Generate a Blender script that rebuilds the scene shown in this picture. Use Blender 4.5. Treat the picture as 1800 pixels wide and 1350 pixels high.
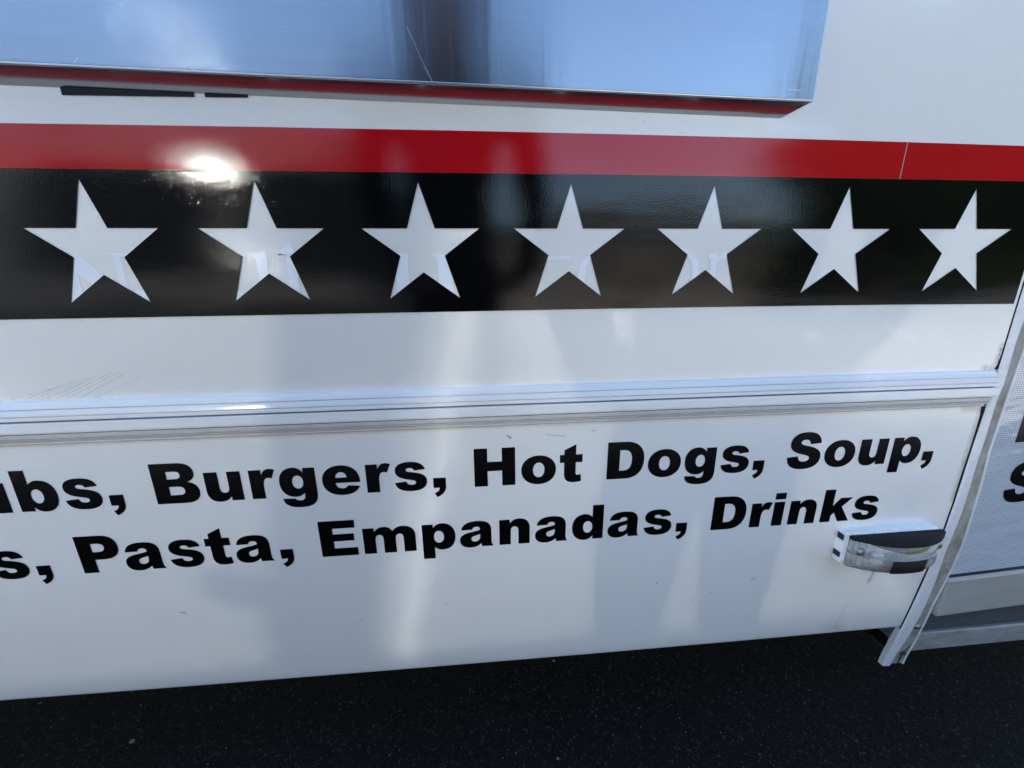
import bpy, bmesh, math, random
from mathutils import Vector, Matrix, noise
from mathutils.geometry import tessellate_polygon
random.seed(7)
D = bpy.data
S = bpy.context.scene
for o in list(D.objects):
    D.objects.remove(o)

# ------------------------------------------------------------------ units
U = 0.095            # one unit on the side of the truck (radius of a printed star) in metres
ZG = -12.2           # ground level in those units


def P(x, y, z):
    return Vector((x * U, y * U, (z - ZG) * U))


# ------------------------------------------------------------------ camera
cam = D.objects.new("camera", D.cameras.new("camera"))
S.collection.objects.link(cam)
Rr, Ru, Rf = (0.995922, -0.089701, -0.009653), (0.032253, 0.254078, 0.966646), (0.084256, 0.963015, -0.255935)
cl = P(-1.6201, -6.9767, -0.5227)
cam.matrix_world = Matrix(((Rr[0], Ru[0], -Rf[0], cl.x), (Rr[1], Ru[1], -Rf[1], cl.y), (Rr[2], Ru[2], -Rf[2], cl.z), (0, 0, 0, 1)))
cam.data.sensor_width = 36.0
cam.data.lens = 690.0 / 1800.0 * 36.0
cam.data.clip_start = 0.02
cam.data.clip_end = 2000
S.camera = cam

# ------------------------------------------------------------------ sky, sun, exposure
SUN_EL, SUN_AZ = math.radians(44.4), math.radians(-42.5)      # azimuth measured from +Y (behind the truck) towards +X
w = D.worlds.new("World")
S.world = w
w.use_nodes = True
nt = w.node_tree
nt.nodes.clear()
sky = nt.nodes.new("ShaderNodeTexSky")
sky.sky_type = 'NISHITA'
sky.sun_disc = False
sky.sun_elevation = SUN_EL
sky.sun_rotation = SUN_AZ
sky.air_density = 1.0
sky.dust_density = 0.3
sky.ozone_density = 1.0
bg = nt.nodes.new("ShaderNodeBackground")
bg.inputs[1].default_value = 0.11
wo = nt.nodes.new("ShaderNodeOutputWorld")
nt.links.new(sky.outputs[0], bg.inputs[0])
nt.links.new(bg.outputs[0], wo.inputs[0])
sl = D.lights.new("sun", 'SUN')
sl.energy = 5.0
sl.angle = math.radians(0.53)
sl.color = (1.0, 0.95, 0.87)
sun = D.objects.new("sun", sl)
S.collection.objects.link(sun)
sdir = Vector((math.sin(SUN_AZ) * math.cos(SUN_EL), math.cos(SUN_AZ) * math.cos(SUN_EL), math.sin(SUN_EL)))
sun.rotation_euler = sdir.to_track_quat('Z', 'Y').to_euler()
sun.location = sdir * 30

S.view_settings.view_transform = 'Standard'
S.view_settings.look = 'None'
S.view_settings.gamma = 1
S.view_settings.exposure = 2.12
S.view_settings.use_curve_mapping = False
S.render.engine = 'CYCLES'
S.cycles.use_denoising = True
S.cycles.max_bounces = 10
S.cycles.transparent_max_bounces = 10
S.cycles.caustics_reflective = True
S.cycles.blur_glossy = 0.0
S.cycles.sample_clamp_indirect = 0.0
S.cycles.use_guiding = True
S.cycles.use_surface_guiding = True


# ------------------------------------------------------------------ material helpers
class NT:
    def __init__(self, name):
        self.m = D.materials.new(name)
        self.m.use_nodes = True
        self.t = self.m.node_tree
        self.b = self.t.nodes["Principled BSDF"]
        self._obj = None

    def n(self, typ, **kw):
        nd = self.t.nodes.new(typ)
        for k, v in kw.items():
            setattr(nd, k, v)
        return nd

    def link(self, a, b):
        self.t.links.new(a, b)

    def obj(self):
        if self._obj is None:
            # world-space metres, so that layers which touch share the same grain
            self._obj = self.n("ShaderNodeNewGeometry").outputs["Position"]
        return self._obj

    def mapping(self, loc=(0, 0, 0), rot=(0, 0, 0), sc=(1, 1, 1)):
        m = self.n("ShaderNodeMapping")
        m.inputs[1].default_value = loc
        m.inputs[2].default_value = rot
        m.inputs[3].default_value = sc
        self.link(self.obj(), m.inputs[0])
        return m.outputs[0]

    def noise(self, scale, detail=3, rough=.5, sc=(1, 1, 1), rot=(0, 0, 0), loc=(0, 0, 0), dist=0):
        nd = self.n("ShaderNodeTexNoise")
        nd.inputs["Scale"].default_value = scale
        nd.inputs["Detail"].default_value = detail
        nd.inputs["Roughness"].default_value = rough
        nd.inputs["Distortion"].default_value = dist
        self.link(self.mapping(loc, rot, sc), nd.inputs["Vector"])
        return nd.outputs[0]

    def voro(self, scale, feature='F1', sc=(1, 1, 1), out="Distance"):
        nd = self.n("ShaderNodeTexVoronoi", feature=feature)
        nd.inputs["Scale"].default_value = scale
        self.link(self.mapping(sc=sc), nd.inputs["Vector"])
        return nd.outputs[out]

    def ramp(self, fac, stops):
        r = self.n("ShaderNodeValToRGB")
        el = r.color_ramp.elements
        while len(el) < len(stops):
            el.new(0.5)
        for e, (p, c) in zip(el, stops):
            e.position = p
            e.color = (c, c, c, 1) if not isinstance(c, tuple) else (*c, 1)
        self.link(fac, r.inputs[0])
        return r.outputs[0]

    def math(self, op, a, b=None, clamp=False):
        m = self.n("ShaderNodeMath", operation=op, use_clamp=clamp)
        for i, v in enumerate((a, b)):
            if v is None:
                continue
            if isinstance(v, (int, float)):
                m.inputs[i].default_value = v
            else:
                self.link(v, m.inputs[i])
        return m.outputs[0]

    def mix(self, fac, a, b, blend='MIX'):
        m = self.n("ShaderNodeMix", data_type='RGBA', blend_type=blend)
        for s, v in ((m.inputs[0], fac), (m.inputs[6], a), (m.inputs[7], b)):
            if isinstance(v, (int, float)):
                s.default_value = v
            elif isinstance(v, tuple):
                s.default_value = (*v, 1)
            else:
                self.link(v, s)
        return m.outputs[2]

    def bump(self, h, strength, dist=0.001, normal=None):
        b = self.n("ShaderNodeBump")
        b.inputs["Strength"].default_value = strength
        b.inputs["Distance"].default_value = dist
        self.link(h, b.inputs["Height"])
        if normal is not None:
            self.link(normal, b.inputs["Normal"])
        return b.outputs[0]

    def xyz(self):
        s = self.n("ShaderNodeSeparateXYZ")
        self.link(self.obj(), s.inputs[0])
        return s.outputs

    def set(self, **kw):
        for k, v in kw.items():
            s = self.b.inputs[k.replace("_", " ")]
            if isinstance(v, (int, float)):
                s.default_value = v
            elif isinstance(v, tuple):
                s.default_value = (*v, 1)
            else:
                self.link(v, s)
        return self


def waviness(q):
    """slow unevenness of the plywood-backed skin, shared by every layer stuck on it"""
    return q.noise(2.2, 2, .5, sc=(1, 1, 2.2))


def segment_mask(q, a, b, width):
    """1 on the segment a-b of the side wall (x, z in metres), falling to 0 at `width` metres"""
    x, y, z = q.xyz()
    ax, az, bx, bz = a[0], a[1], b[0], b[1]
    dx, dz = bx - ax, bz - az
    L2 = dx * dx + dz * dz
    px = q.math('SUBTRACT', x, ax)
    pz = q.math('SUBTRACT', z, az)
    t = q.math('DIVIDE', q.math('ADD', q.math('MULTIPLY', px, dx), q.math('MULTIPLY', pz, dz)), L2, True)
    ex = q.math('SUBTRACT', px, q.math('MULTIPLY', t, dx))
    ez = q.math('SUBTRACT', pz, q.math('MULTIPLY', t, dz))
    dd = q.math('SQRT', q.math('ADD', q.math('MULTIPLY', ex, ex), q.math('MULTIPLY', ez, ez)))
    return q.math('SUBTRACT', 1.0, q.math('DIVIDE', dd, width), True)


def xz(X, Z):
    return (X * U, (Z - ZG) * U)


# white gel-coat panel ------------------------------------------------
def white_paint(name, base, dirt=True, extra=None, coat=1.0):
    q = NT(name)
    col = base
    n1 = q.noise(9, 4, .6, sc=(1, 1, .5))
    col = q.mix(q.math('MULTIPLY', q.ramp(n1, [(.35, 0.), (.75, 1.)]), .10), col, (base[0] * .86, base[1] * .86, base[2] * .82))
    if dirt:
        col = q.mix(q.math('MULTIPLY', q.noise(1100, 2, .7), .16), col, (base[0] * .72, base[1] * .73, base[2] * .74))
        sp = q.noise(420, 1, .4)
        col = q.mix(q.math('MULTIPLY', q.ramp(sp, [(.73, 0.), (.80, 1.)]), .28), col, (.22, .21, .20))
        sp2 = q.noise(60, 2, .5, loc=(3, 5, 9))
        col = q.mix(q.math('MULTIPLY', q.ramp(sp2, [(.76, 0.), (.80, 1.)]), .55), col, (.12, .12, .13))
    if extra:
        col = extra(q, col)
    nb = q.bump(waviness(q), .55, .006)
    nb = q.bump(q.noise(900, 2, .5), .10, .0006, nb)
    q.set(Base_Color=col, Roughness=.42, Normal=nb, Coat_Weight=coat, Coat_Roughness=.05, Coat_IOR=1.5)
    q.link(nb, q.b.inputs["Coat Normal"])
    return q.m


def panel_wear(q, col):
    # a fan of dark scuff lines just above the rub rail near the left of the picture
    for a, b, wd in [((-9.39, -2.36), (-8.55, -2.17), .0007), ((-9.20, -2.38), (-8.30, -2.06), .0007), ((-9.05, -2.385), (-8.16, -2.03), .0007),
                     ((-8.93, -2.385), (-8.05, -2.02), .0006), ((-8.85, -2.38), (-7.98, -2.02), .0007), ((-8.70, -2.38), (-7.72, -1.95), .0007),
                     ((-8.55, -2.385), (-7.60, -1.945), .0007), ((-8.35, -2.385), (-7.52, -1.97), .0007), ((-8.10, -2.385), (-7.33, -2.06), .0006)]:
        col = q.mix(q.math('MULTIPLY', segment_mask(q, xz(*a), xz(*b), wd * 1.25), q.math('MULTIPLY', q.ramp(q.noise(70, 2, .6, loc=(a[0], 0, b[0])), [(.3, .1), (.6, 1.)]), .5)), col, (.16, .16, .18))
    # pale polish mark right of the last stars
    m = segment_mask(q, xz(6.25, -1.42), xz(6.95, -1.72), .012)
    m = q.math('MULTIPLY', m, q.ramp(q.noise(160, 3, .6, sc=(1, 1, 3)), [(.45, 0.), (.62, 1.)]))
    col = q.mix(q.math('MULTIPLY', m, .85), col, (.93, .90, .90))
    m = segment_mask(q, xz(3.4, 1.93), xz(4.4, 1.80), .022)
    col = q.mix(q.math('MULTIPLY', m, q.math('MULTIPLY', q.noise(60, 4, .6), .9)), col, (.90, .90, .90))
    # brown grime where the rail meets the corner trim
    m = segment_mask(q, xz(8.75, -2.39), xz(9.0, -2.37), .012)
    m2 = segment_mask(q, xz(8.99, -2.4), xz(8.99, -1.9), .010)
    col = q.mix(q.math('MULTIPLY', q.math('MAXIMUM', m, m2), q.ramp(q.noise(120, 3, .6), [(.3, 0.), (.7, 1.)])), col, (.10, .07, .05))
    return col


def skirt_wear_and_shade(q, col):
    for a, b, wd, s, c in [((7.60, -7.15), (7.53, -7.60), .0075, .8, (.13, .09, .06)), ((7.56, -7.12), (7.40, -7.18), .022, .45, (.25, .18, .12)),
                           ((6.10, -6.7), (6.50, -7.05), .05, .22, (.40, .30, .22)), ((7.16, -8.3), (7.10, -9.0), .007, .22, (.45, .38, .28)),
                           ((6.95, -9.0), (7.15, -9.1), .03, .35, (.38, .30, .22)),
                           ((8.94, -3.25), (8.55, -3.22), .014, .6, (.20, .16, .13)), ((8.95, -3.25), (8.95, -5.4), .010, .6, (.25, .21, .18)),
                           ((-7.74, -6.93), (-7.66, -6.95), .003, .8, (.12, .12, .13)), ((-1.1, -3.4), (-1.05, -3.44), .0035, .9, (.10, .10, .11)),
                           ((-0.35, -3.41), (0.0, -3.46), .0030, .5, (.2, .2, .2)), ((.55, -3.37), (.6, -3.36), .003, .6, (.12, .12, .12))]:
        m = q.math('MULTIPLY', segment_mask(q, xz(*a), xz(*b), wd), q.ramp(q.noise(150, 3, .7, sc=(1, 1, .35)), [(.25, .2), (.65, 1.)]))
        col = q.mix(q.math('MULTIPLY', m, s), col, c)
    # road grime along the bottom roll
    x, y, z = q.xyz()
    low = q.math('SUBTRACT', 1.0, q.math('DIVIDE', q.math('SUBTRACT', z, (-9.36 - ZG) * U), .045), True)
    low = q.math('MULTIPLY', low, q.ramp(q.noise(24, 4, .65, sc=(1, 1, .5)), [(.25, .15), (.7, 1.)]))
    col = q.mix(q.math('MULTIPLY', low, .45), col, (.42, .39, .33))
    # shade right under the rail, painted into the skirt colour
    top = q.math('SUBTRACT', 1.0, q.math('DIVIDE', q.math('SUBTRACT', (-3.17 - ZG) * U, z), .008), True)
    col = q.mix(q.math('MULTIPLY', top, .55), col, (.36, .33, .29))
    return col


M = {}
M['panel'] = white_paint('white_gel_coat', (.82, .805, .765), True, panel_wear)
M['skirt'] = white_paint('white_skirt_paint', (.82, .81, .785), True, skirt_wear_and_shade)
M['star'] = white_paint('white_star_film', (.82, .805, .77), True)
M['far_white'] = white_paint('white_body_paint', (.78, .78, .77), False)


def vinyl(name, base, rough=.06, peel=.22, spots=.5):
    q = NT(name)
    col = base
    sp = q.noise(300, 1, .4, loc=(1, 2, 3))
    m = q.ramp(sp, [(.70, 0.), (.76, 1.)])
    wet = q.ramp(q.noise(3.0, 2, .5, loc=(4, 0, 2)), [(.45, 0.), (.6, 1.)])
    rough_v = q.math('ADD', q.math('MULTIPLY', q.math('MULTIPLY', m, wet), .35 * spots), rough)
    # fine rubbed streaks, only where the cloth passed
    st = q.ramp(q.noise(55, 3, .6, sc=(.25, 1, 3.2), rot=(0, .42, 0)), [(.48, 0.), (.70, 1.)])
    rough_v = q.math('ADD', rough_v, q.math('MULTIPLY', st, .03))
    nb = q.bump(waviness(q), .55, .006)
    nb = q.bump(q.noise(14, 2, .5, sc=(.5, 1, 1.6)), .10, .0030, nb)
    nb = q.bump(q.noise(560, 2, .5), peel, .0006, nb)
    q.set(Base_Color=col, Roughness=rough_v, Normal=nb, Specular_IOR_Level=.5)
    return q.m


def red_wear(q, col):
    return col


M['red'] = vinyl('red_vinyl', (.44, .006, .011), .022, .14)
M['black'] = vinyl('black_vinyl', (.0025, .0025, .0028), .022, .15)
M['letter'] = vinyl('black_letter_vinyl', (.002, .002, .0022), .20, .1)
M['letter'].node_tree.nodes['Principled BSDF'].inputs['Specular IOR Level'].default_value = .15
q = NT('old_adhesive_film')
q.set(Base_Color=(.87, .90, .95), Roughness=.18, Coat_Weight=.5, Coat_Roughness=.04, Normal=q.bump(q.noise(160, 3, .6), .25, .0008))
M['ghost'] = q.m
q = NT('white_hairline')
q.set(Base_Color=(.62, .42, .40), Roughness=.4)
M['hairline'] = q.m

# rub rail and corner trim --------------------------------------------
q = NT('white_rail_vinyl')
c = q.mix(q.math('MULTIPLY', q.ramp(q.noise(30, 4, .6, sc=(.25, 1, 1)), [(.4, 0.), (.75, 1.)]), .10), (.77, .78, .79), (.55, .55, .54))
q.set(Base_Color=c, Roughness=.30, Coat_Weight=.4, Coat_Roughness=.12, Normal=q.bump(q.noise(500, 2, .5), .08, .0006))
M['rail'] = q.m
q = NT('rail_vinyl_shaded')
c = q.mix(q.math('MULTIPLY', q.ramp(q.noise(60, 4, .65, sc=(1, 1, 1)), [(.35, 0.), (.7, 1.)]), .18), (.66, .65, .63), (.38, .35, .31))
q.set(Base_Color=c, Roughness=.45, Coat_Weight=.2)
M['rail_low'] = q.m  # greyer tone of the down-facing rib is put into this colour
q = NT('white_trim_metal')
c = q.mix(q.math('MULTIPLY', q.ramp(q.noise(70, 4, .65), [(.4, 0.), (.75, 1.)]), .35), (.74, .75, .77), (.45, .44, .42))
q.set(Base_Color=c, Roughness=.38, Coat_Weight=.3, Coat_Roughness=.15, Normal=q.bump(q.noise(80, 3, .5), .15, .001))
M['trim'] = q.m
q = NT('dirty_trim_insert')
c = q.mix(q.ramp(q.noise(45, 5, .65, sc=(1, 1, .5)), [(.3, 0.), (.72, 1.)]), (.44, .43, .40), (.19, .17, .135))
c = q.mix(q.math('MULTIPLY', q.ramp(q.noise(26, 2, .5, loc=(7, 1, 0)), [(.60, 0.), (.75, 1.)]), .7), c, (.15, .12, .09))
q.set(Base_Color=c, Roughness=.6, Normal=q.bump(q.noise(50, 3, .6), .35, .002))
M['insert'] = q.m
q = NT('black_sealant')
q.set(Base_Color=q.mix(q.noise(120, 3, .6), (.012, .011, .011), (.03, .027, .024)), Roughness=.9, Specular_IOR_Level=.1, Normal=q.bump(q.noise(200, 3, .6), .5, .002))
M['seal'] = q.m

# stainless ------------------------------------------------------------
q = NT('brushed_stainless_steel')
g = q.noise(1, 4, .7, sc=(6, 6, 2600))
g2 = q.noise(1, 3, .6, sc=(2.0, 2.0, 700), loc=(3, 3, 3))
scr = q.math('MAXIMUM', segment_mask(q, xz(-2.46, 2.92), xz(-2.25, 2.46), .0009), segment_mask(q, xz(-2.25, 2.46), xz(-2.09, 2.16), .0013))
for a, b in [((-6.9, 2.35), (-6.83, 2.41)), ((3.35, 2.32), (3.55, 2.31))]:
    scr = q.math('MAXIMUM', scr, q.math('MULTIPLY', segment_mask(q, xz(*a), xz(*b), .0007), .5))
rough = q.math('ADD', q.math('MULTIPLY', g2, .06), .15)
rough = q.math('ADD', rough, q.math('MULTIPLY', scr, .2))
tan = q.n("ShaderNodeTangent", direction_type='UV_MAP')
nb = q.bump(q.noise(3.0, 2, .5, sc=(1, 1, .35)), .35, .004)
nb = q.bump(q.noise(1, 3, .55, sc=(22, 1, .8)), .28, .0022, nb)
nb = q.bump(g, .10, .0004, nb)
q.set(Base_Color=q.mix(scr, q.mix(q.math('MULTIPLY', q.math('ADD', g, g2), .5), (.40, .45, .505), (.27, .31, .36)), (.9, .9, .9)), Metallic=1.0, Roughness=rough, Anisotropic=1.0, Anisotropic_Rotation=.25, Normal=nb)
q.link(tan.outputs[0], q.b.inputs["Tangent"])
M['steel'] = q.m
q = NT('stainless_edge')
q.set(Base_Color=(.62, .63, .65), Metallic=1.0, Roughness=.28)
M['steel_edge'] = q.m

q = NT('smooth_stainless')
q.set(Base_Color=q.mix(q.noise(25, 4, .6, sc=(.3, 1, 1)), (.66, .66, .66), (.78, .78, .78)), Metallic=1.0, Roughness=.13)
M['steel_plain'] = q.m

# window film with a pattern of punched holes ---------------------------
q = NT('perforated_window_film')
x, y, z = q.xyz()
PX, PZ = .0064, .0045
rowi = q.math('FLOOR', q.math('DIVIDE', z, PZ))
off = q.math('MULTIPLY', q.math('MODULO', rowi, 2), .5)
fx = q.math('SUBTRACT', q.math('FRACT', q.math('ADD', q.math('DIVIDE', x, PX), off)), .5)
fz = q.math('SUBTRACT', q.math('FRACT', q.math('DIVIDE', z, PZ)), .5)
fx = q.math('MULTIPLY', fx, PX / PZ * .72)
dd = q.math('SQRT', q.math('ADD', q.math('MULTIPLY', fx, fx), q.math('MULTIPLY', fz, fz)))
hole = q.ramp(dd, [(.26, 1.), (.40, 0.)])
nb = q.bump(q.noise(9, 2, .5, rot=(0, .5, 0), sc=(1, 1, 2)), .6, .010)
q.set(Base_Color=q.mix(hole, (.62, .65, .68), (.27, .31, .38)), Roughness=.16, Normal=nb, Specular_IOR_Level=.6)
M['film'] = q.m
q = NT('door_paint_beige_grey')
c = q.mix(q.math('MULTIPLY', q.ramp(q.noise(30, 5, .65, sc=(.4, 1, 1)), [(.4, 0.), (.8, 1.)]), .5), (.40, .385, .355), (.27, .245, .21))
q.set(Base_Color=c, Roughness=.4, Coat_Weight=.3, Coat_Roughness=.15)
M['sill'] = q.m
q = NT('rubber_gasket')
q.set(Base_Color=(.012, .012, .013), Roughness=.5)
M['rubber'] = q.m
q = NT('gritty_step_tread')
c = q.ramp(q.noise(520, 3, .7), [(.35, (.035, .033, .030)), (.52, (.16, .15, .135)), (.68, (.42, .40, .36))])
q.set(Base_Color=c, Roughness=.85, Normal=q.bump(q.noise(520, 3, .7), .9, .003))
M['tread'] = q.m
q = NT('step_aluminium')
c = q.mix(q.ramp(q.noise(40, 5, .65, sc=(.3, 1, 1)), [(.35, 0.), (.7, 1.)]), (.42, .42, .42), (.25, .235, .21))
q.set(Base_Color=c, Roughness=.5, Metallic=.25, Normal=q.bump(q.noise(120, 3, .6), .3, .001))
M['step'] = q.m

# lamp -------------------------------------------------------------------
q = NT('white_lamp_plastic')
c = q.mix(q.ramp(q.noise(60, 4, .65), [(.5, 0.), (.75, 1.)]), (.78, .80, .80), (.60, .58, .53))
q.set(Base_Color=c, Roughness=.35, Coat_Weight=.2)
M['lamp_white'] = q.m
q = NT('clear_lens_plastic')
q.set(Base_Color=(.93, .94, .94), Roughness=q.math('ADD', q.math('MULTIPLY', q.noise(40, 4, .6), .22), .03), Transmission_Weight=.88, IOR=1.25,
      Normal=q.bump(q.noise(30, 3, .6), .25, .002))
M['lens'] = q.m
q = NT('mottled_lamp_inside')
q.set(Base_Color=q.mix(q.ramp(q.noise(45, 4, .7, sc=(1, 1, 1.6)), [(.35, 0.), (.68, 1.)]), (.92, .92, .90), (.50, .50, .49)), Roughness=.35, Normal=q.bump(q.noise(40, 3, .6), .8, .006))
M['lamp_inner'] = q.m
q = NT('black_tape')
q.set(Base_Color=q.mix(q.ramp(q.noise(260, 3, .6), [(.55, 0.), (.8, 1.)]), (.010, .010, .011), (.03, .03, .03)), Roughness=.75, Specular_IOR_Level=.18, Normal=q.bump(q.noise(300, 2, .5), .3, .001))
M['tape'] = q.m
q = NT('lens_moss_dirt')
q.set(Base_Color=q.mix(q.noise(160, 4, .7), (.10, .085, .05), (.34, .30, .22)), Roughness=.9)
M['moss'] = q.m
q = NT('lamp_reflector')
q.set(Base_Color=(.72, .73, .74), Metallic=.6, Roughness=.25)
M['reflector'] = q.m
q = NT('screw_steel')
q.set(Base_Color=(.30, .30, .31), Metallic=1.0, Roughness=.38)
M['screw'] = q.m
q = NT('rusty_screw')
q.set(Base_Color=q.mix(q.noise(300, 3, .6), (.03, .022, .018), (.10, .06, .04)), Metallic=.4, Roughness=.7)
M['rust'] = q.m
q = NT('dark_plastic')
q.set(Base_Color=(.01, .01, .011), Roughness=.45)
M['dark'] = q.m
q = NT('underbody_black')
q.set(Base_Color=(.02, .019, .018), Roughness=.8)
M['under'] = q.m

# ground -------------------------------------------------------------------
q = NT('worn_asphalt')
ag = q.voro(240, out="Color")
sepc = q.n("ShaderNodeSeparateColor")
q.link(ag, sepc.inputs[0])
c = q.ramp(sepc.outputs[0], [(0., .003), (.55, .006), (.85, .012), (.96, .022), (.99, .055)])
c = q.mix(q.math('MULTIPLY', q.ramp(q.noise(1.3, 4, .6), [(.35, 0.), (.7, 1.)]), .35), c, (.011, .011, .012))
gb = q.math('ADD', q.voro(240), q.math('MULTIPLY', q.noise(500, 3, .6), .4))
q.set(Base_Color=c, Roughness=.9, Specular_IOR_Level=.12, Normal=q.bump(gb, .9, .004))
M['asphalt'] = q.m
q = NT('pale_grit')
q.set(Base_Color=q.mix(q.noise(90, 2, .6), (.04, .04, .04), (.24, .235, .22)), Roughness=.8)
M['grit'] = q.m


# ------------------------------------------------------------------ mesh helpers
def mesh_obj(name, verts, faces, m, parent=None, smooth=False, uvs=None):
    me = D.meshes.new(name)
    me.from_pydata([tuple(v) for v in verts], [], faces)
    me.materials.append(m)
    if uvs:
        l = me.uv_layers.new(name="UVMap")
        for poly in me.polygons:
            for li in poly.loop_indices:
                l.data[li].uv = uvs[me.loops[li].vertex_index]
    if smooth:
        me.polygons.foreach_set("use_smooth", [True] * len(me.polygons))
    me.update()
    o = D.objects.new(name, me)
    S.collection.objects.link(o)
    if parent is not None:
        put(o, parent)
    return o


def put(o, parent):
    """child whose mesh is written in world coordinates"""
    o.parent = parent
    base = Vector((0, 0, 0))
    p = parent
    while p is not None:
        base += p.location
        p = p.parent
    o.location = -base


def bm_obj(name, bm, m, parent=None, smooth=False):
    me = D.meshes.new(name)
    bmesh.ops.recalc_face_normals(bm, faces=bm.faces)
    bm.to_mesh(me)
    bm.free()
    me.materials.append(m)
    if smooth:
        me.polygons.foreach_set("use_smooth", [True] * len(me.polygons))
    o = D.objects.new(name, me)
    S.collection.objects.link(o)
    if parent is not None:
        put(o, parent)
    return o


def empty(name, loc, parent=None):
    o = D.objects.new(name, None)
    S.collection.objects.link(o)
    o.empty_display_size = .1
    if parent is not None:
        o.parent = parent
        base = Vector((0, 0, 0))
        p = parent
        while p is not None:
            base += p.location
            p = p.parent
        o.location = Vector(loc) - base
    else:
        o.location = loc
    return o


def tag(o, label, cat=None, group=None, kind=None):
    if label:
        o["label"] = label
    if cat:
        o["category"] = cat
    if group:
        o["group"] = group
    if kind:
        o["kind"] = kind


def box_bm(bm, a, b, bevel=0.0, seg=2):
    """axis aligned box between two metre corners"""
    a, b = Vector(a), Vector(b)
    lo = Vector((min(a.x, b.x), min(a.y, b.y), min(a.z, b.z)))
    hi = Vector((max(a.x, b.x), max(a.y, b.y), max(a.z, b.z)))
    r = bmesh.ops.create_cube(bm, size=1, matrix=Matrix.Translation((lo + hi) / 2) @ Matrix.Diagonal((*(hi - lo), 1)))
    if bevel:
        es = {e for v in r['verts'] for e in v.link_edges}
        bmesh.ops.bevel(bm, geom=list(es), offset=bevel, segments=seg, affect='EDGES', profile=.5)


def flat_shape(name, loops, y, m, parent):
    """flat cut-out on the side wall; loops = [outer, hole, hole...] in wall units"""
    vl = [[Vector((a, b, 0)) for a, b in lp] for lp in loops]
    tris = tessellate_polygon(vl)
    pts = [p for lp in loops for p in lp]
    yy = y if callable(y) else (lambda X, Z: y)
    verts = [P(a, yy(a, b), b) for a, b in pts]
    faces = []
    for t in tris:
        p0, p1, p2 = (Vector(pts[i]) for i in t)
        cr = (p1 - p0).cross(p2 - p0) if hasattr((p1 - p0), 'cross') else 0
        cr = (p1.x - p0.x) * (p2.y - p0.y) - (p1.y - p0.y) * (p2.x - p0.x)
        if abs(cr) < 1e-9:
            continue
        faces.append(tuple(t) if cr > 0 else tuple(reversed(t)))   # faces look towards -Y
    return mesh_obj(name, verts, faces, m, parent)


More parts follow.
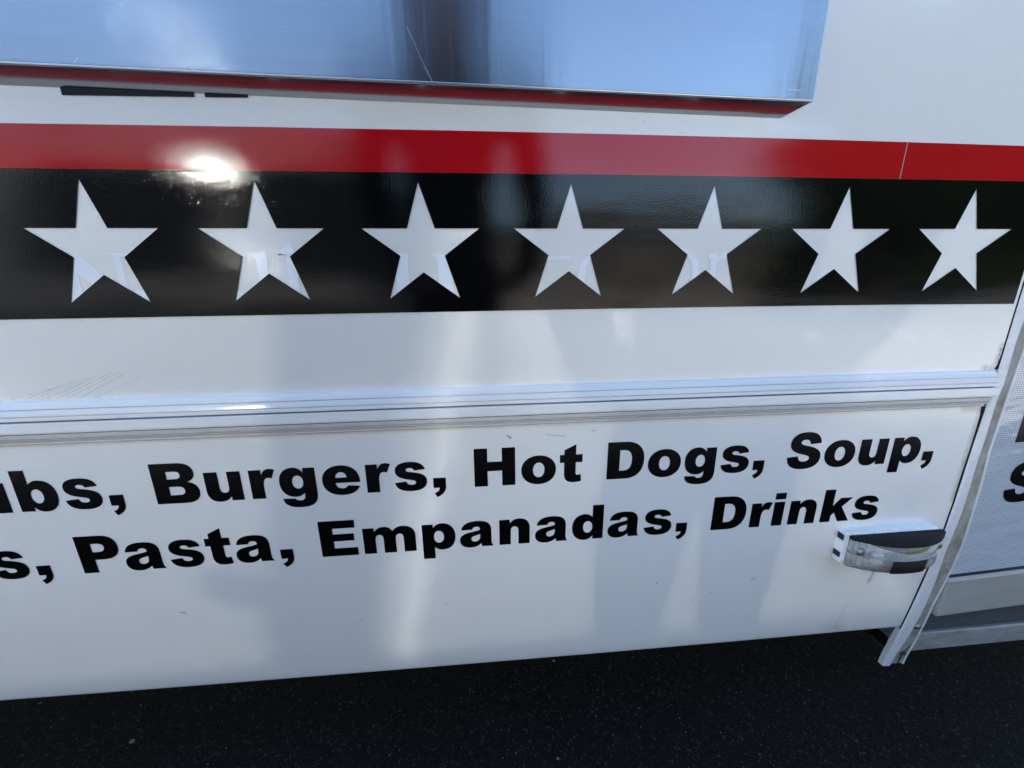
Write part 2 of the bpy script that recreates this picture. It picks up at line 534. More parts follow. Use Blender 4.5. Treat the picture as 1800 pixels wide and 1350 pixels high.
# ------------------------------------------------------------------ letter outlines (cap height 100)
GL = {
    'H': (99.4, ["M0 0L0 100L32 100L32 64.5L67.4 64.5L67.4 100L99.4 100L99.4 0L67.4 0L67.4 40L32 40L32 0Z"]),
    'B': (96, ["M0 0L0 100L58 100C80 100 91 90 91 75C91 63 84 56 73 53C88 50 96 41 96 28C96 10 84 0 61 0Z",
               "M32 79.5L32 61L49 61C57 61 60.5 64.5 60.5 70.3C60.5 76.5 57 79.5 49 79.5Z",
               "M32 42L32 21L51 21C60 21 64.5 25 64.5 31.2C64.5 38 60 42 51 42Z"]),
    'D': (94.5, ["M0 0L0 100L46 100C78 100 94.5 81 94.5 50.5C94.5 19 78 0 46 0Z",
                 "M31.5 78L31.5 22.5L41 22.5C56 22.5 63 31 63 50.5C63 69.5 56 78 41 78Z"]),
    'P': (89, ["M0 0L0 100L53 100C77 100 89 88.5 89 68C89 47 77 35.5 50 35.5L32 35.5L32 0Z",
               "M32 79L32 56.5L42 56.5C53 56.5 59 60 59 68C59 75.5 54 79 43 79Z"]),
    'E': (87.7, ["M0 0L0 100L85.5 100L85.5 78.5L32 78.5L32 62.5L81.5 62.5L81.5 42.5L32 42.5L32 22.5L87.7 22.5L87.7 0Z"]),
    'S': (93.2, ["M0 33L30 35C31 25 36.5 19.5 46.5 19.5C55.5 19.5 61.5 23 61.5 28.5C61.5 33.5 57.5 36 41.5 40C15.5 46.5 4.5 55 4.5 71C4.5 90 19.5 102 45.5 102C72 102 87 91 89 70L59 68C58 77 53.5 81 45 81C37.5 81 33 78 33 73.5C33 70 36.5 67 50.5 64C82 57 93.2 47.5 93.2 30C93.2 10 76 -2 47.5 -2C16.5 -2 2 9 0 33Z"]),
    's': (76, ["M0 22L27 24.5C28.5 17.5 32.5 15 39 15C46 15 49.5 17.5 49.5 21C49.5 25.5 45 26.5 34.5 28.5C11.5 33 2 39.5 2 52.5C2 67 14.5 75 37 75C60 75 69.5 67.5 72.5 54.5L46.5 52C45.5 57 42 59 35.5 59C30.5 59 27.5 57 27.5 54C27.5 50.5 31.5 49.5 42 48C66.5 44.5 76 37.5 76 23.5C76 7 62.5 -2 39 -2C15 -2 3 5 0 22Z"]),
    'u': (79, ["M79 0L79 73L50 73L50 36C50 25 46.5 20.5 40 20.5C33 20.5 29.5 25 29.5 35L29.5 73L0 73L0 27C0 8 9.5 -2 27 -2C38 -2 46 2 52 10.5L52 0Z"]),
    'n': (78, ["M0 73L0 0L29 0L29 37C29 48 32.5 52.5 39 52.5C45.5 52.5 49 48 49 38L49 0L78 0L78 46C78 65 68.5 75 51 75C40.5 75 33 71 27 62.5L27 73Z"]),
    'r': (58, ["M0 0L0 73L27.5 73L27.5 61C32 71 37.5 75 45.5 75C50 75 54 74 58 72L49 50.5C46 52 44 52.3 42 52.3C33 52.3 29.5 45 29.5 27L29.5 0Z"]),
    'b': (82.4, ["M0 0L0 100L29.5 100L29.5 66C35 72 41.5 75 49 75C70 75 82.4 60 82.4 36.5C82.4 12.5 69 -2 50 -2C40.5 -2 33.5 2 27.5 10L27.5 0Z", "E41.2 36.5 12.3 17.2"]),
    'g': (82.2, ["M82.2 73L55.5 73L55.5 62C49 71 42.5 75 33 75C13 75 0 61 0 38C0 14 13 0 33 0C41 0 48 3 53 9L53 4C53 -6 49.5 -10 42 -10C36 -10 32.5 -8.5 31 -4.7L3 -3.5C3 -20 16 -28 42 -28C69.5 -28 82.2 -18 82.2 6Z", "E41 37.8 12.3 16.6"]),
    'e': (87, ["M86.5 30L30 30C31 21 36 15.5 44 15.5C50 15.5 54 17.5 58 22.5L85 20C78 5 65 -2 44.5 -2C16 -2 0 13 0 36.5C0 59 17 75 43.5 75C71 75 87 59 86.5 30Z", "M30.5 43.5C31.5 52 36 57.5 43.5 57.5C51 57.5 55.5 52.5 56.5 43.5Z"]),
    'o': (86, ["E43 36.5 43 38.6", "E43 36.5 14.2 19.5"]),
    't': (56.5, ["M40 100L40 73L56.5 73L56.5 52L40 52L40 26.5C40 20 41.5 18 45.5 18C47.5 18 50 18.5 53 19.5L55 1C49 -1 43 -2 36 -2C17.5 -2 11 6 11 24L11 52L0 52L0 73L11 73L11 85.5Z"]),
    'a': (85.4, ["M4 50.2C7 67 19 75 45 75C70 75 80 67 80 46L80 16C80 9 81 5 85.4 0L56 0C55 3 54.5 5 54 9C46 1.5 38 -2 26.5 -2C9.5 -2 0 6.5 0 20.5C0 33.5 8.5 40 30 44C45 46.8 48.5 48 51.5 50C51.5 56 49 58.5 43 58.5C36.5 58.5 33.5 56.5 31.5 50.8Z", "M51.5 37C46 34.5 41.5 33.5 36.5 32C31.5 30.3 29 27.5 29 23.5C29 18.5 32.5 15.5 37.5 15.5C46 15.5 51.5 21 51.5 30Z"]),
    'm': (127.2, ["M0 0L0 73L27.5 73L27.5 62C34 71 41 75 51 75C61 75 67.5 71 72 62C79 71.5 86 75 96 75C117 75 127.2 64 127.2 46L127.2 0L98 0L98 40C98 49.5 94.5 53 88.5 53C82 53 78.5 48 78.5 39L78.5 0L49 0L49 40C49 49.5 46 53 39.5 53C33 53 29.5 48 29.5 38L29.5 0Z"]),
    'i': (30, ["M0 0L0 73L30 73L30 0Z", "+M0 81L0 100L30 100L30 81Z"]),
    'k': (86.5, ["M0 0L0 100L30 100L30 49L49.5 73L85.5 73L57.5 46L86.5 0L53.5 0L38 28.5L30 19.5L30 0Z"]),
    ',': (30.1, ["M0 29.5L30.1 29.5L30.1 8C30.1 -8 22 -16.5 8 -22L1.5 -11C10 -8 14 -4.5 14.5 3L0 3Z"]),
}


def mirrored(src, fx, fy, wd, dy=0):
    """build d and p from the outline of b"""
    out = []
    for lp in src:
        out.append([((wd - a if fx else a), ((73 - b) if fy else b)) for a, b in lp])
    return out


def outline(s, n=9):
    s = s.lstrip('+')
    if s[0] == 'E':
        cx, cy, rx, ry = map(float, s[1:].split())
        pts = []
        for k in range(44):
            t = 2 * math.pi * k / 44
            c_, s_ = math.cos(t), math.sin(t)
            pts.append((cx + rx * math.copysign(abs(c_) ** .94, c_), cy + ry * math.copysign(abs(s_) ** .94, s_)))
        return pts
    import re
    pts, cur = [], (0, 0)
    for cmd, args in re.findall(r'([MLCZ])([^MLCZ]*)', s):
        v = [float(t) for t in args.split()]
        if cmd in 'ML':
            cur = (v[0], v[1])
            pts.append(cur)
        elif cmd == 'C':
            p0, p1, p2, p3 = cur, (v[0], v[1]), (v[2], v[3]), (v[4], v[5])
            for k in range(1, n + 1):
                t = k / n
                u = 1 - t
                pts.append(tuple(u ** 3 * a + 3 * u * u * t * b + 3 * u * t * t * c + t ** 3 * d for a, b, c, d in zip(p0, p1, p2, p3)))
            cur = p3
    if abs(pts[0][0] - pts[-1][0]) < 1e-6 and abs(pts[0][1] - pts[-1][1]) < 1e-6:
        pts.pop()
    return pts


def glyph(ch):
    if ch == 'd':
        return 82.2, [mirrored([outline(s) for s in GL['b'][1]], True, False, 82.4)]
    if ch == 'p':
        return 82.4, [mirrored([outline(s) for s in GL['b'][1]], False, True, 82.4)]
    wd, src = GL[ch]
    shapes = []
    for s in src:
        if not shapes or s[0] == '+':
            shapes.append([outline(s)])
        else:
            shapes[-1].append(outline(s))
    return wd, shapes


def add_letter(ch, xl, zb, h, y, parent, xw=None):
    wd, shapes = glyph(ch)
    k = h / 100.0
    kx = k if xw is None else xw / wd
    verts, faces = [], []
    for loops in shapes:
        pts = [p for lp in loops for p in lp]
        base = len(verts)
        for a, b in pts:
            X, Z = xl + a * kx, zb + b * k
            verts.append(P(X, y(X, Z) if callable(y) else y, Z))
        for t in tessellate_polygon([[Vector((a, b, 0)) for a, b in lp] for lp in loops]):
            p0, p1, p2 = (pts[i] for i in t)
            cr = (p1[0] - p0[0]) * (p2[1] - p0[1]) - (p1[1] - p0[1]) * (p2[0] - p0[0])
            if abs(cr) < 1e-9:
                continue
            t = tuple(t) if cr > 0 else tuple(reversed(t))
            faces.append(tuple(base + i for i in t))
    return mesh_obj("letter", verts, faces, M['letter'], parent)


# ------------------------------------------------------------------ ground
gs = 260
g = 70
verts, faces = [], []
o = mesh_obj("ground", [(-gs, -gs, 0), (gs, -gs, 0), (gs, gs, 0), (-gs, gs, 0)], [(0, 1, 2, 3)], M['asphalt'])
o["kind"] = "structure"

q = NT('bounce_concrete')
c = q.mix(q.ramp(q.noise(.8, 5, .6), [(.3, 0.), (.7, 1.)]), (.40, .375, .335), (.31, .29, .26))
q.set(Base_Color=c, Roughness=.9, Normal=q.bump(q.noise(120, 4, .6), .4, .003))
M['concrete'] = q.m
o = mesh_obj("bounce_pavement", [(-30, -14, .004), (30, -14, .004), (30, -1.55, .004), (-30, -1.55, .004)], [(0, 1, 2, 3)], M['concrete'])  # added pale slab that bounces warm sunlight onto the truck side
o["kind"] = "structure"

# loose grit lying on the asphalt in front of and below the truck
verts, faces = [], []
rnd = random.Random(3)
for i in range(1500):
    x, y = rnd.uniform(-2.2, 2.0), rnd.uniform(-.35, 1.15)
    r = .0006 + .0012 * rnd.random() ** 2
    if rnd.random() < .012:
        r = rnd.uniform(.003, .006)
    b = len(verts)
    th = rnd.uniform(0, 6.28)
    fl = rnd.uniform(.4, .8)
    n = 5
    for k in range(n):
        t = th + 6.283 * k / n
        rr = r * rnd.uniform(.7, 1.3)
        verts.append((x + rr * math.cos(t) * 1.3, y + rr * math.sin(t), .0008))
    for k in range(n):
        t = th + 6.283 * (k + .5) / n
        rr = r * rnd.uniform(.4, .75)
        verts.append((x + rr * math.cos(t) * 1.3, y + rr * math.sin(t), .0008 + r * fl))
    for k in range(n):
        faces.append((b + k, b + (k + 1) % n, b + n + k))
        faces.append((b + (k + 1) % n, b + n + (k + 1) % n, b + n + k))
    faces.append(tuple(b + n + k for k in range(n)))
gr = mesh_obj("gravel", verts, faces, M['grit'])
tag(gr, "scattered pale grit on the dark asphalt below the truck", None, None, "stuff")

# ------------------------------------------------------------------ the food truck
truck = empty("food_truck", (0, 1.1, 0))
tag(truck, "white food truck side with a black band of stars, red stripe and menu lettering", "food truck")


def lerp_table(tab, x):
    if x <= tab[0][0]:
        return tab[0][1]
    for (a, u), (b, v) in zip(tab, tab[1:]):
        if x <= b:
            t = (x - a) / (b - a)
            return u + (v - u) * t
    return tab[-1][1]


TUCK0 = [(5.2, 0), (6.0, .012), (6.6, .035), (7.3, .09), (8.1, .15), (8.7, .205), (9.3, .27), (10.0, .37), (10.7, .49)]
# the same curve, sampled finely and rounded off so that the side has no creases
TUCK = []
for k_ in range(60):
    zz_ = 5.0 + k_ * .1
    TUCK.append((zz_, sum(lerp_table(TUCK0, zz_ + d_ * .1) for d_ in range(-5, 6)) / 11))


def tuck(z):
    """how far the lower side curves in under the truck (units)"""
    return lerp_table(TUCK, -z)


XL, XR = -62.0, 9.02

# upper side panel: a thick sheet
bm = bmesh.new()
box_bm(bm, P(XL, 0, -3.15), P(XR, .35, 19.5))
bm_obj("side_panel", bm, M['panel'], truck)

# red stripe and black band ------------------------------------------------
RT = [(XL, 1.66), (-10, 1.69), (-8.3, 1.703), (-6, 1.722), (-3.6, 1.732), (-1, 1.737), (2, 1.733), (5, 1.718), (8.2, 1.69), (9.02, 1.68)]
RB = [(XL, 1.10), (-8.4, 1.123), (-3.6, 1.135), (1, 1.14), (5, 1.135), (9.02, 1.118)]
BB = [(XL, -1.05), (-9.1, -1.052), (-3.9, -1.045), (2.1, -1.032), (6, -1.045), (9.02, -1.072)]


def strip_loop(top, bot, x0, x1, n=26):
    xs = [x0 + (x1 - x0) * i / n for i in range(n + 1)]
    return [(x, lerp_table(bot, x)) for x in xs] + [(x, lerp_table(top, x)) for x in reversed(xs)]


XE = 8.93
rs = empty("stripe_graphics", P(0, 0, 0), truck)
flat_shape("red_stripe", [strip_loop(RT, [(a, b + .002) for a, b in RB], XL, 5.875)], -.012, M['red'], rs)
flat_shape("red_stripe", [strip_loop(RT, [(a, b + .002) for a, b in RB], 5.893, XE)], -.012, M['red'], rs)
flat_shape("seam", [[(5.865, 1.13), (5.905, 1.13), (5.905, 1.72), (5.865, 1.72)]], -.008, M['hairline'], rs)
SP = 2.48078
SC = [(-3 * SP + SP * i, 0.0) for i in range(7)]


def star_pts(cx, cz, r=1.0):
    out = []
    for k in range(10):
        a = math.radians(90 + 36 * k)
        q_ = r if k % 2 == 0 else r * .381966
        out.append((cx + q_ * math.cos(a), cz + q_ * math.sin(a)))
    return out


extra_stars = [(-4 * SP, 0), (-5 * SP, 0)]
flat_shape("black_band", [strip_loop(RB, BB, XL, XE)] + [star_pts(cx, cz) for cx, cz in SC + extra_stars], -.014, M['black'], truck)
for cx, cz in extra_stars + SC:
    flat_shape("star", [star_pts(cx, cz, 1.04)], -.003, M['star'], truck)

# outlines of older lettering that show through inside the stars (film under the black band)
GH = [
    [[(-8.1, -.075), (-7.72, -.075), (-7.25, -.62), (-7.25, -.09), (-7.42, -.075), (-7.42, -.055), (-6.98, -.055), (-6.98, -.09), (-7.14, -.1), (-7.14, -1.0), (-7.25, -1.0), (-7.82, -.36), (-7.82, -.9), (-8.02, -.95), (-8.02, -.15), (-8.1, -.12)]],
    [[(-7.05, -.62), (-6.75, -.66), (-6.62, -.78), (-6.75, -.98), (-7.0, -.95)]],
    [[(-5.25, -.06), (-4.97, -.035), (-4.97, -.95), (-5.13, -.95), (-5.13, -.16), (-5.17, -.115), (-5.25, -.105)]],
    [[(-5.55, -.60), (-5.38, -.72), (-5.30, -.95), (-5.62, -.95)]],
    [[(-4.57, .155), (-4.52, -.05), (-4.52, -1.0), (-4.68, -1.0), (-4.66, -.08), (-4.78, -.075), (-4.79, -.10)]],
    [[(-4.64, -.36), (-4.49, -.355), (-4.49, -.41), (-4.52, -.46), (-4.64, -.44)]],
    [[(-2.95, -.07), (-2.72, -.07), (-2.72, -.95), (-2.95, -.95)]],
    [[(-2.33, -.09), (-2.0, -.09), (-2.0, -.95), (-2.24, -.95), (-2.24, -.2)]],
    [[(-.385, -.13), (.0, -.13), (.012, -.145), (.012, -.18), (.0, -.195), (-.385, -.195)]],
    [[(.6, .0), (.40, -.07), (.25, -.2), (.16, -.38), (.14, -.6), (.18, -.85), (.31, -.85), (.29, -.55), (.30, -.36), (.36, -.2), (.48, -.1), (.62, -.03)]],
    [[(1.98, .0), (2.2, -.09), (2.32, -.22), (2.38, -.42), (2.35, -.65), (2.22, -.7), (2.24, -.45), (2.2, -.25), (2.1, -.13), (1.96, -.06)]],
    [[(2.50, -.12), (2.56, -.10), (2.66, -.08), (2.68, -.16), (2.76, -.1), (2.86, -.10), (2.84, -.22), (2.76, -.2), (2.68, -.26), (2.68, -.9), (2.56, -.9), (2.56, -.2), (2.50, -.16)]],
]
for i, lp in enumerate(GH):
    flat_shape("old_letter", lp, -.0060 - .0004 * i, M['ghost'], truck)
# dark lettering whose lower edge shows under the steel counter
flat_shape("hidden_letter", [[(-7.37, 2.072), (-5.60, 2.094), (-5.60, 2.9), (-7.37, 2.9)]], -.010, M['letter'], truck)
flat_shape("hidden_letter", [[(-5.455, 2.095), (-4.86, 2.103), (-4.86, 2.9), (-5.455, 2.9)]], -.010, M['letter'], truck)

# skirt ---------------------------------------------------------------------
SB = [(-23, -8.9), (-12.1, -9.03), (-8.6, -9.12), (-4.4, -9.20), (.3, -9.27), (4.6, -9.305), (8.8, -9.315), (9.1, -9.32)]
verts, faces = [], []
nx, nz = 60, 40
prof_n = 0
for i in range(nx + 1):
    X = XL + (XR - .03 - XL) * i / nx
    zb = lerp_table(SB, X)
    col = []
    for j in range(nz + 1):
        z = -3.12 + (zb + .14 + 3.12) * j / nz
        col.append((X, .002 + tuck(z), z))
    # rolled bottom lip
    yb = tuck(zb + .14)
    for k in range(1, 8):
        a = math.pi * .5 * k / 7 * 1.35
        col.append((X, yb + .16 - .16 * math.cos(a), zb + .14 - .14 * math.sin(a)))
    col.append((X, yb + .55, zb + .05))
    col.append((X, yb + .55, zb + .9))
    prof_n = len(col)
    verts += [P(*c_) for c_ in col]
for i in range(nx):
    for j in range(prof_n - 1):
        a = i * prof_n + j
        faces.append((a, a + 1, a + prof_n + 1, a + prof_n))
mesh_obj("skirt_panel", verts, faces, M['skirt'], truck, smooth=True)

# rub rail ---------------------------------------------------------------------
rail = empty("rub_rail", P(0, 0, -2.8), truck)


def extrude_profile(name, prof, x0, x1, m, parent, smooth=False, round_end=None):
    n = len(prof)
    xs = [x0, x1]
    verts = []
    for X in xs:
        for (y, z) in prof:
            xx = X
            if round_end and X == x1:
                xx = X - round_end(z)
            verts.append(P(xx, y, z))
    faces = [(i, (i + 1) % n, n + (i + 1) % n, n + i) for i in range(n)]
    faces.append(tuple(range(n)))
    faces.append(tuple(range(2 * n - 1, n - 1, -1)))
    bm = bmesh.new()
    vs = [bm.verts.new(v) for v in verts]
    for f in faces:
        bm.faces.new([vs[i] for i in f])
    return bm_obj(name, bm, m, parent, smooth)


def groove(y, z, dep=.035, w_=.012):
    return [(y, z + w_), (y + dep, z + w_ * .3), (y + dep, z - w_ * .3), (y - .001, z - w_)]


prof = [(-.001, -2.405), (-.035, -2.408), (-.065, -2.425), (-.088, -2.46)] + groove(-.112, -2.528) + [(-.130, -2.585)] + groove(-.142, -2.64) + [(-.148, -2.68), (-.149, -2.714), (-.13, -2.722), (-.001, -2.722)]
extrude_profile("upper_rib", prof, XL, 8.975, M['rail'], rail, round_end=lambda z: .10 * max(0, (z + 2.56) / .155) ** 2)
prof = [(-.001, -2.724), (-.085, -2.724), (-.085, -2.746), (-.001, -2.746)]
extrude_profile("dark_slot_fill", prof, XL, 8.95, M['dark'], rail)  # dark filler: shade of the stepped gap given as colour
prof = [(-.001, -2.748), (-.150, -2.748), (-.160, -2.757), (-.163, -2.80), (-.163, -2.90), (-.160, -2.932), (-.150, -2.94), (-.001, -2.94)]
extrude_profile("insert_strip", prof, XL, 9.02, M['rail'], rail)
prof = [(-.001, -2.942), (-.09, -2.942), (-.09, -2.955), (-.001, -2.955)]
extrude_profile("dark_slot_fill", prof, XL, 8.95, M['dark'], rail)
prof = [(-.001, -2.957), (-.142, -2.957), (-.138, -2.985)] + groove(-.128, -3.04) + [(-.105, -3.09), (-.080, -3.125), (-.088, -3.138), (-.075, -3.15), (-.03, -3.178), (-.001, -3.19)]
extrude_profile("lower_rib", prof, XL, 8.93, M['rail_low'], rail, round_end=lambda z: .16 * max(0, (-3.0 - z) / .19) ** 1.5)

# menu lettering -------------------------------------------------------------------
LY = lambda X, Z: -.004 + tuck(Z) - .0
L1 = [('u', -10.615), ('b', -9.834), ('s', -9.075), (',', -8.351), ('B', -7.565), ('u', -6.682), ('r', -5.903), ('g', -5.388), ('e', -4.617), ('r', -3.809), ('s', -3.284), (',', -2.560),
      ('H', -1.762), ('o', -.844), ('t', -.079), ('D', .883), ('o', 1.730), ('g', 2.504), ('s', 3.285), (',', 3.999), ('S', 4.729), ('o', 5.567), ('u', 6.359), ('p', 7.115), (',', 7.870)]
L2 = [('d', -12.25), ('a', -11.45), ('s', -10.69), (',', -9.957), ('P', -9.175), ('a', -8.403), ('s', -7.615), ('t', -6.937), ('a', -6.415), (',', -5.601), ('E', -4.822), ('m', -4.001), ('p', -2.849), ('a', -2.103),
      ('n', -1.299), ('a', -.562), ('d', .213), ('a', .975), ('s', 1.757), (',', 2.475), ('D', 3.26), ('r', 4.134), ('i', 4.643), ('n', 5.021), ('k', 5.783), ('s', 6.528)]
line1 = empty("menu_line", P(-1.5, 0, -4.44), truck)
line2 = empty("menu_line", P(-1.5, 0, -5.81), truck)
ZB1 = [(-12, -4.463), (-7.5, -4.449), (-1, -4.440), (1, -4.436), (7, -4.416), (9, -4.412)]
ZB2 = [(-12, -5.835), (-9.2, -5.826), (-4.8, -5.813), (.9, -5.803), (3.3, -5.793), (6, -5.776), (7.5, -5.77)]
for ch, x in L1:
    add_letter(ch, x, lerp_table(ZB1, x + .4), .803, LY, line1)
for ch, x in L2:
    add_letter(ch, x, lerp_table(ZB2, x + .4), .801, LY, line2)

# ------------------------------------------------------------------ stainless counter box
cnt = empty("service_counter", P(-2, 0, 2.1), truck)


def zbot(X):
    return 2.022 + .0134 * (3.476 - X)


CX0, CX1, DEP, DZF, CTOP = -24.0, 3.478, .28, .152, 5.6
prof = [(-.002, 0.0), (-DEP * .5, DZF * .5), (-DEP + .030, DZF - .015), (-DEP + .012, DZF - .002), (-DEP + .003, DZF + .012), (-DEP, DZF + .030)]
prof += [(-DEP, .45), (-DEP, 1.2), (-DEP, 2.2), (-DEP, CTOP - 2.1)]
for k in range(5):
    a = math.pi / 2 * k / 4
    prof.append((-DEP + .06 - .06 * math.cos(a), CTOP - 2.1 + .06 * math.sin(a)))
prof.append((-.002, CTOP - 2.04))


def xend(X, y):
    return X + (1.107 * -y if X > CX1 - 1e-6 else 0)


n = len(prof)
xs = [CX0 + (CX1 - CX0) * i / 24 for i in range(25)]
verts, faces, uvs = [], [], []
acc = [0.0]
for a, b in zip(prof, prof[1:]):
    acc.append(acc[-1] + math.hypot(b[0] - a[0], b[1] - a[1]))
for X in xs:
    for (y, dz), s_ in zip(prof, acc):
        verts.append(P(xend(X, y), y, zbot(X) + dz))
        uvs.append((X * U, s_ * U))
for i in range(24):
    for j in range(n - 1):
        a = i * n + j
        faces.append((a, a + n, a + n + 1, a + 1))
sk = mesh_obj("steel_skin", verts, faces, M['steel'], cnt, smooth=False, uvs=uvs)
sk.data.materials.append(M['steel_plain'])
for i, poly in enumerate(sk.data.polygons):
    if i % (n - 1) < 2:
        poly.material_index = 1
# folded side return that closes the right end, set back a hair from the face
bm = bmesh.new()
vs = [bm.verts.new(P(xend(CX1, y) + dx, y, zbot(CX1) + dz)) for dx in (0.0, .022) for (y, dz) in prof]
bm.faces.new(vs[:n])
bm.faces.new(list(reversed(vs[n:])))
for j in range(n):
    k = (j + 1) % n
    bm.faces.new((vs[j], vs[k], vs[n + k], vs[n + j]))
bm_obj("end_return", bm, M['steel_edge'], cnt)
# bright rounded hem along the lower front edge
verts, faces = [], []
for i, X in enumerate((CX0, CX1 + .31)):
    for k in range(8):
        a = 2 * math.pi * k / 8
        verts.append(P(X, -DEP + .012 + .020 * math.cos(a), zbot(X) + DZF + .008 + .020 * math.sin(a)))
for k in range(8):
    faces.append((k, (k + 1) % 8, 8 + (k + 1) % 8, 8 + k))
mesh_obj("hem", verts, faces, M['steel_edge'], cnt, smooth=True)

# ------------------------------------------------------------------ corner trim
trim = empty("corner_trim", P(9.2, 0, -6), truck)
ZS = [6.0, 3.0, 1.0, -.6, -1.3, -1.8, -2.4, -2.9, -3.3, -3.8, -4.3, -4.8, -5.3, -5.8, -6.3, -6.8, -7.3, -7.7, -8.1, -8.5, -8.9, -9.3, -9.7, -10.1, -10.4, -10.75]
TX = {  # true x of seal edge / flange edge / outer lip along z
    'a': [(6, 9.00), (-1, 9.015), (-2.4, 9.03), (-3.3, 9.015), (-4.2, 8.995), (-5.7, 8.985), (-7.3, 8.985), (-8.5, 8.98), (-9.3, 8.985), (-10.0, 9.0), (-10.75, 9.03)],
    'b': [(6, 9.24), (-1.3, 9.25), (-1.9, 9.225), (-2.7, 9.265), (-3.1, 9.215), (-3.9, 9.235), (-4.6, 9.22), (-5.7, 9.255), (-6.8, 9.22), (-7.7, 9.31), (-8.4, 9.33), (-9.0, 9.345), (-9.7, 9.32), (-10.75, 9.27)],
    'c': [(6, 9.5), (-2.1, 9.52), (-2.5, 9.49), (-3.4, 9.485), (-4.3, 9.485), (-5.1, 9.55), (-5.8, 9.58), (-6.7, 9.64), (-7.6, 9.64), (-8.5, 9.60), (-9.4, 9.64), (-10.1, 9.68), (-10.75, 9.69)],
}


def ttuck(z):
    return tuck(z)


def sweep(name, section, m, smooth=True):
    """section(z) -> list of (x, y) ; thin strip swept down the corner"""
    verts, faces = [], []
    n = 0
    zs = []
    for a, b in zip(ZS, ZS[1:]):
        zs += [a + (b - a) * k / 3 for k in range(3)]
    zs.append(ZS[-1])
    for z in zs:
        sec = section(z)
        n = len(sec)
        for (x, y) in sec:
            verts.append(P(x, y + ttuck(z), z))
    for i in range(len(zs) - 1):
        for j in range(n):
            a, b = i * n + j, i * n + (j + 1) % n
            faces.append((a, b, b + n, a + n))
    faces.append(tuple(range(n)))
    k0 = (len(zs) - 1) * n
    faces.append(tuple(k0 + j for j in reversed(range(n))))
    bm = bmesh.new()
    vs = [bm.verts.new(v) for v in verts]
    for f in faces:
        bm.faces.new([vs[i] for i in f])
    o = bm_obj(name, bm, m, trim, smooth)
    return o


def tv(k, z):
    tab = [(-p, v) for p, v in TX[k]]
    return lerp_table(tab, -z)


sweep("flange", lambda z: [(tv('a', z) + .02, .10), (tv('a', z) + .02, -.012), (tv('a', z) + .045, -.030), (tv('a', z) + .09, -.040), (tv('b', z) - .03, -.044), (tv('b', z), -.034), (tv('b', z), .10)], M['trim'], False)
sweep("insert", lambda z: [(tv('b', z) + .004, .10), (tv('b', z) + .004, -.012), (tv('b', z) + .035, .006), (tv('c', z) - .075, .004), (tv('c', z) - .045, -.012), (tv('c', z) - .045, .10)], M['insert'], False)
sweep("outer_lip", lambda z: [(tv('c', z) - .042, .10), (tv('c', z) - .042, -.020), (tv('c', z) - .025, -.032), (tv('c', z) - .008, -.032), (tv('c', z) + .008, -.020), (tv('c', z) + .008, .10)], M['trim'], False)
# sealant bead in the joint
zs_ = [4.0, 1.0, -.5, -1.2, -1.8, -2.2, -2.36]
for seg in ([4.0, 1.0, -.4, -.9, -1.4, -1.8, -2.1, -2.3, -2.40], [-3.20, -3.4, -3.8, -4.3, -4.9, -5.5, -6.1, -6.7, -7.3, -7.9, -8.5, -9.0, -9.3]):
    verts, faces = [], []
    for i, z in enumerate(seg):
        wd = .016 + .014 * noise.noise(Vector((0, 3, z * 1.7))) + (.06 if z in (-2.40, -3.20) else .02 if z in (-2.3, -3.4) else 0) + (.020 if z < -3 else .006)
        xr = tv('a', z) + .022
        for (x, y) in ((xr - .006 - max(.008, wd), -.001), (xr - .008 - .5 * wd, -.008), (xr, -.012)):
            verts.append(P(x, y + ttuck(z), z))
    for i in range(len(seg) - 1):
        for j in range(2):
            a = i * 3 + j
            faces.append((a, a + 3, a + 4, a + 1))
    mesh_obj("sealant", verts, faces, M['seal'], trim, smooth=True)


def screw(name, c, r, m, parent, nrm=(0, -1, 0), cross=True):
    bm = bmesh.new()
    rot = Vector(nrm).to_track_quat('Z', 'Y').to_matrix().to_4x4()
    rings = [(r, 0.0), (r * .98, r * .18), (r * .80, r * .42), (r * .45, r * .58), (r * .12, r * .62)]
    vv = []
    N = 14
    for rr, h in rings:
        vv.append([bm.verts.new(c + (rot @ Vector((rr * math.cos(6.2832 * k / N), rr * math.sin(6.2832 * k / N), h)))) for k in range(N)])
    for a, b in zip(vv, vv[1:]):
        for k in range(N):
            bm.faces.new((a[k], a[(k + 1) % N], b[(k + 1) % N], b[k]))
    bm.faces.new(vv[-1])
    o = bm_obj(name, bm, m, parent, True)
    if cross:
        for ang in (.4, .4 + math.pi / 2):
            bm2 = bmesh.new()
            box_bm(bm2, (-r * .5, -r * .09, r * .50), (r * .5, r * .09, r * .66))
            bmesh.ops.transform(bm2, matrix=Matrix.Translation(c) @ rot @ Matrix.Rotation(ang, 4, 'Z'), verts=bm2.verts)
            # slot of the head, joined into the screw
            me = D.meshes.new("slot")
            bm2.to_mesh(me)
            bm2.free()
            bmj = bmesh.new()
            bmj.from_mesh(o.data)
            bmj.from_mesh(me)
            bmj.to_mesh(o.data)
            bmj.free()
            D.meshes.remove(me)
    return o


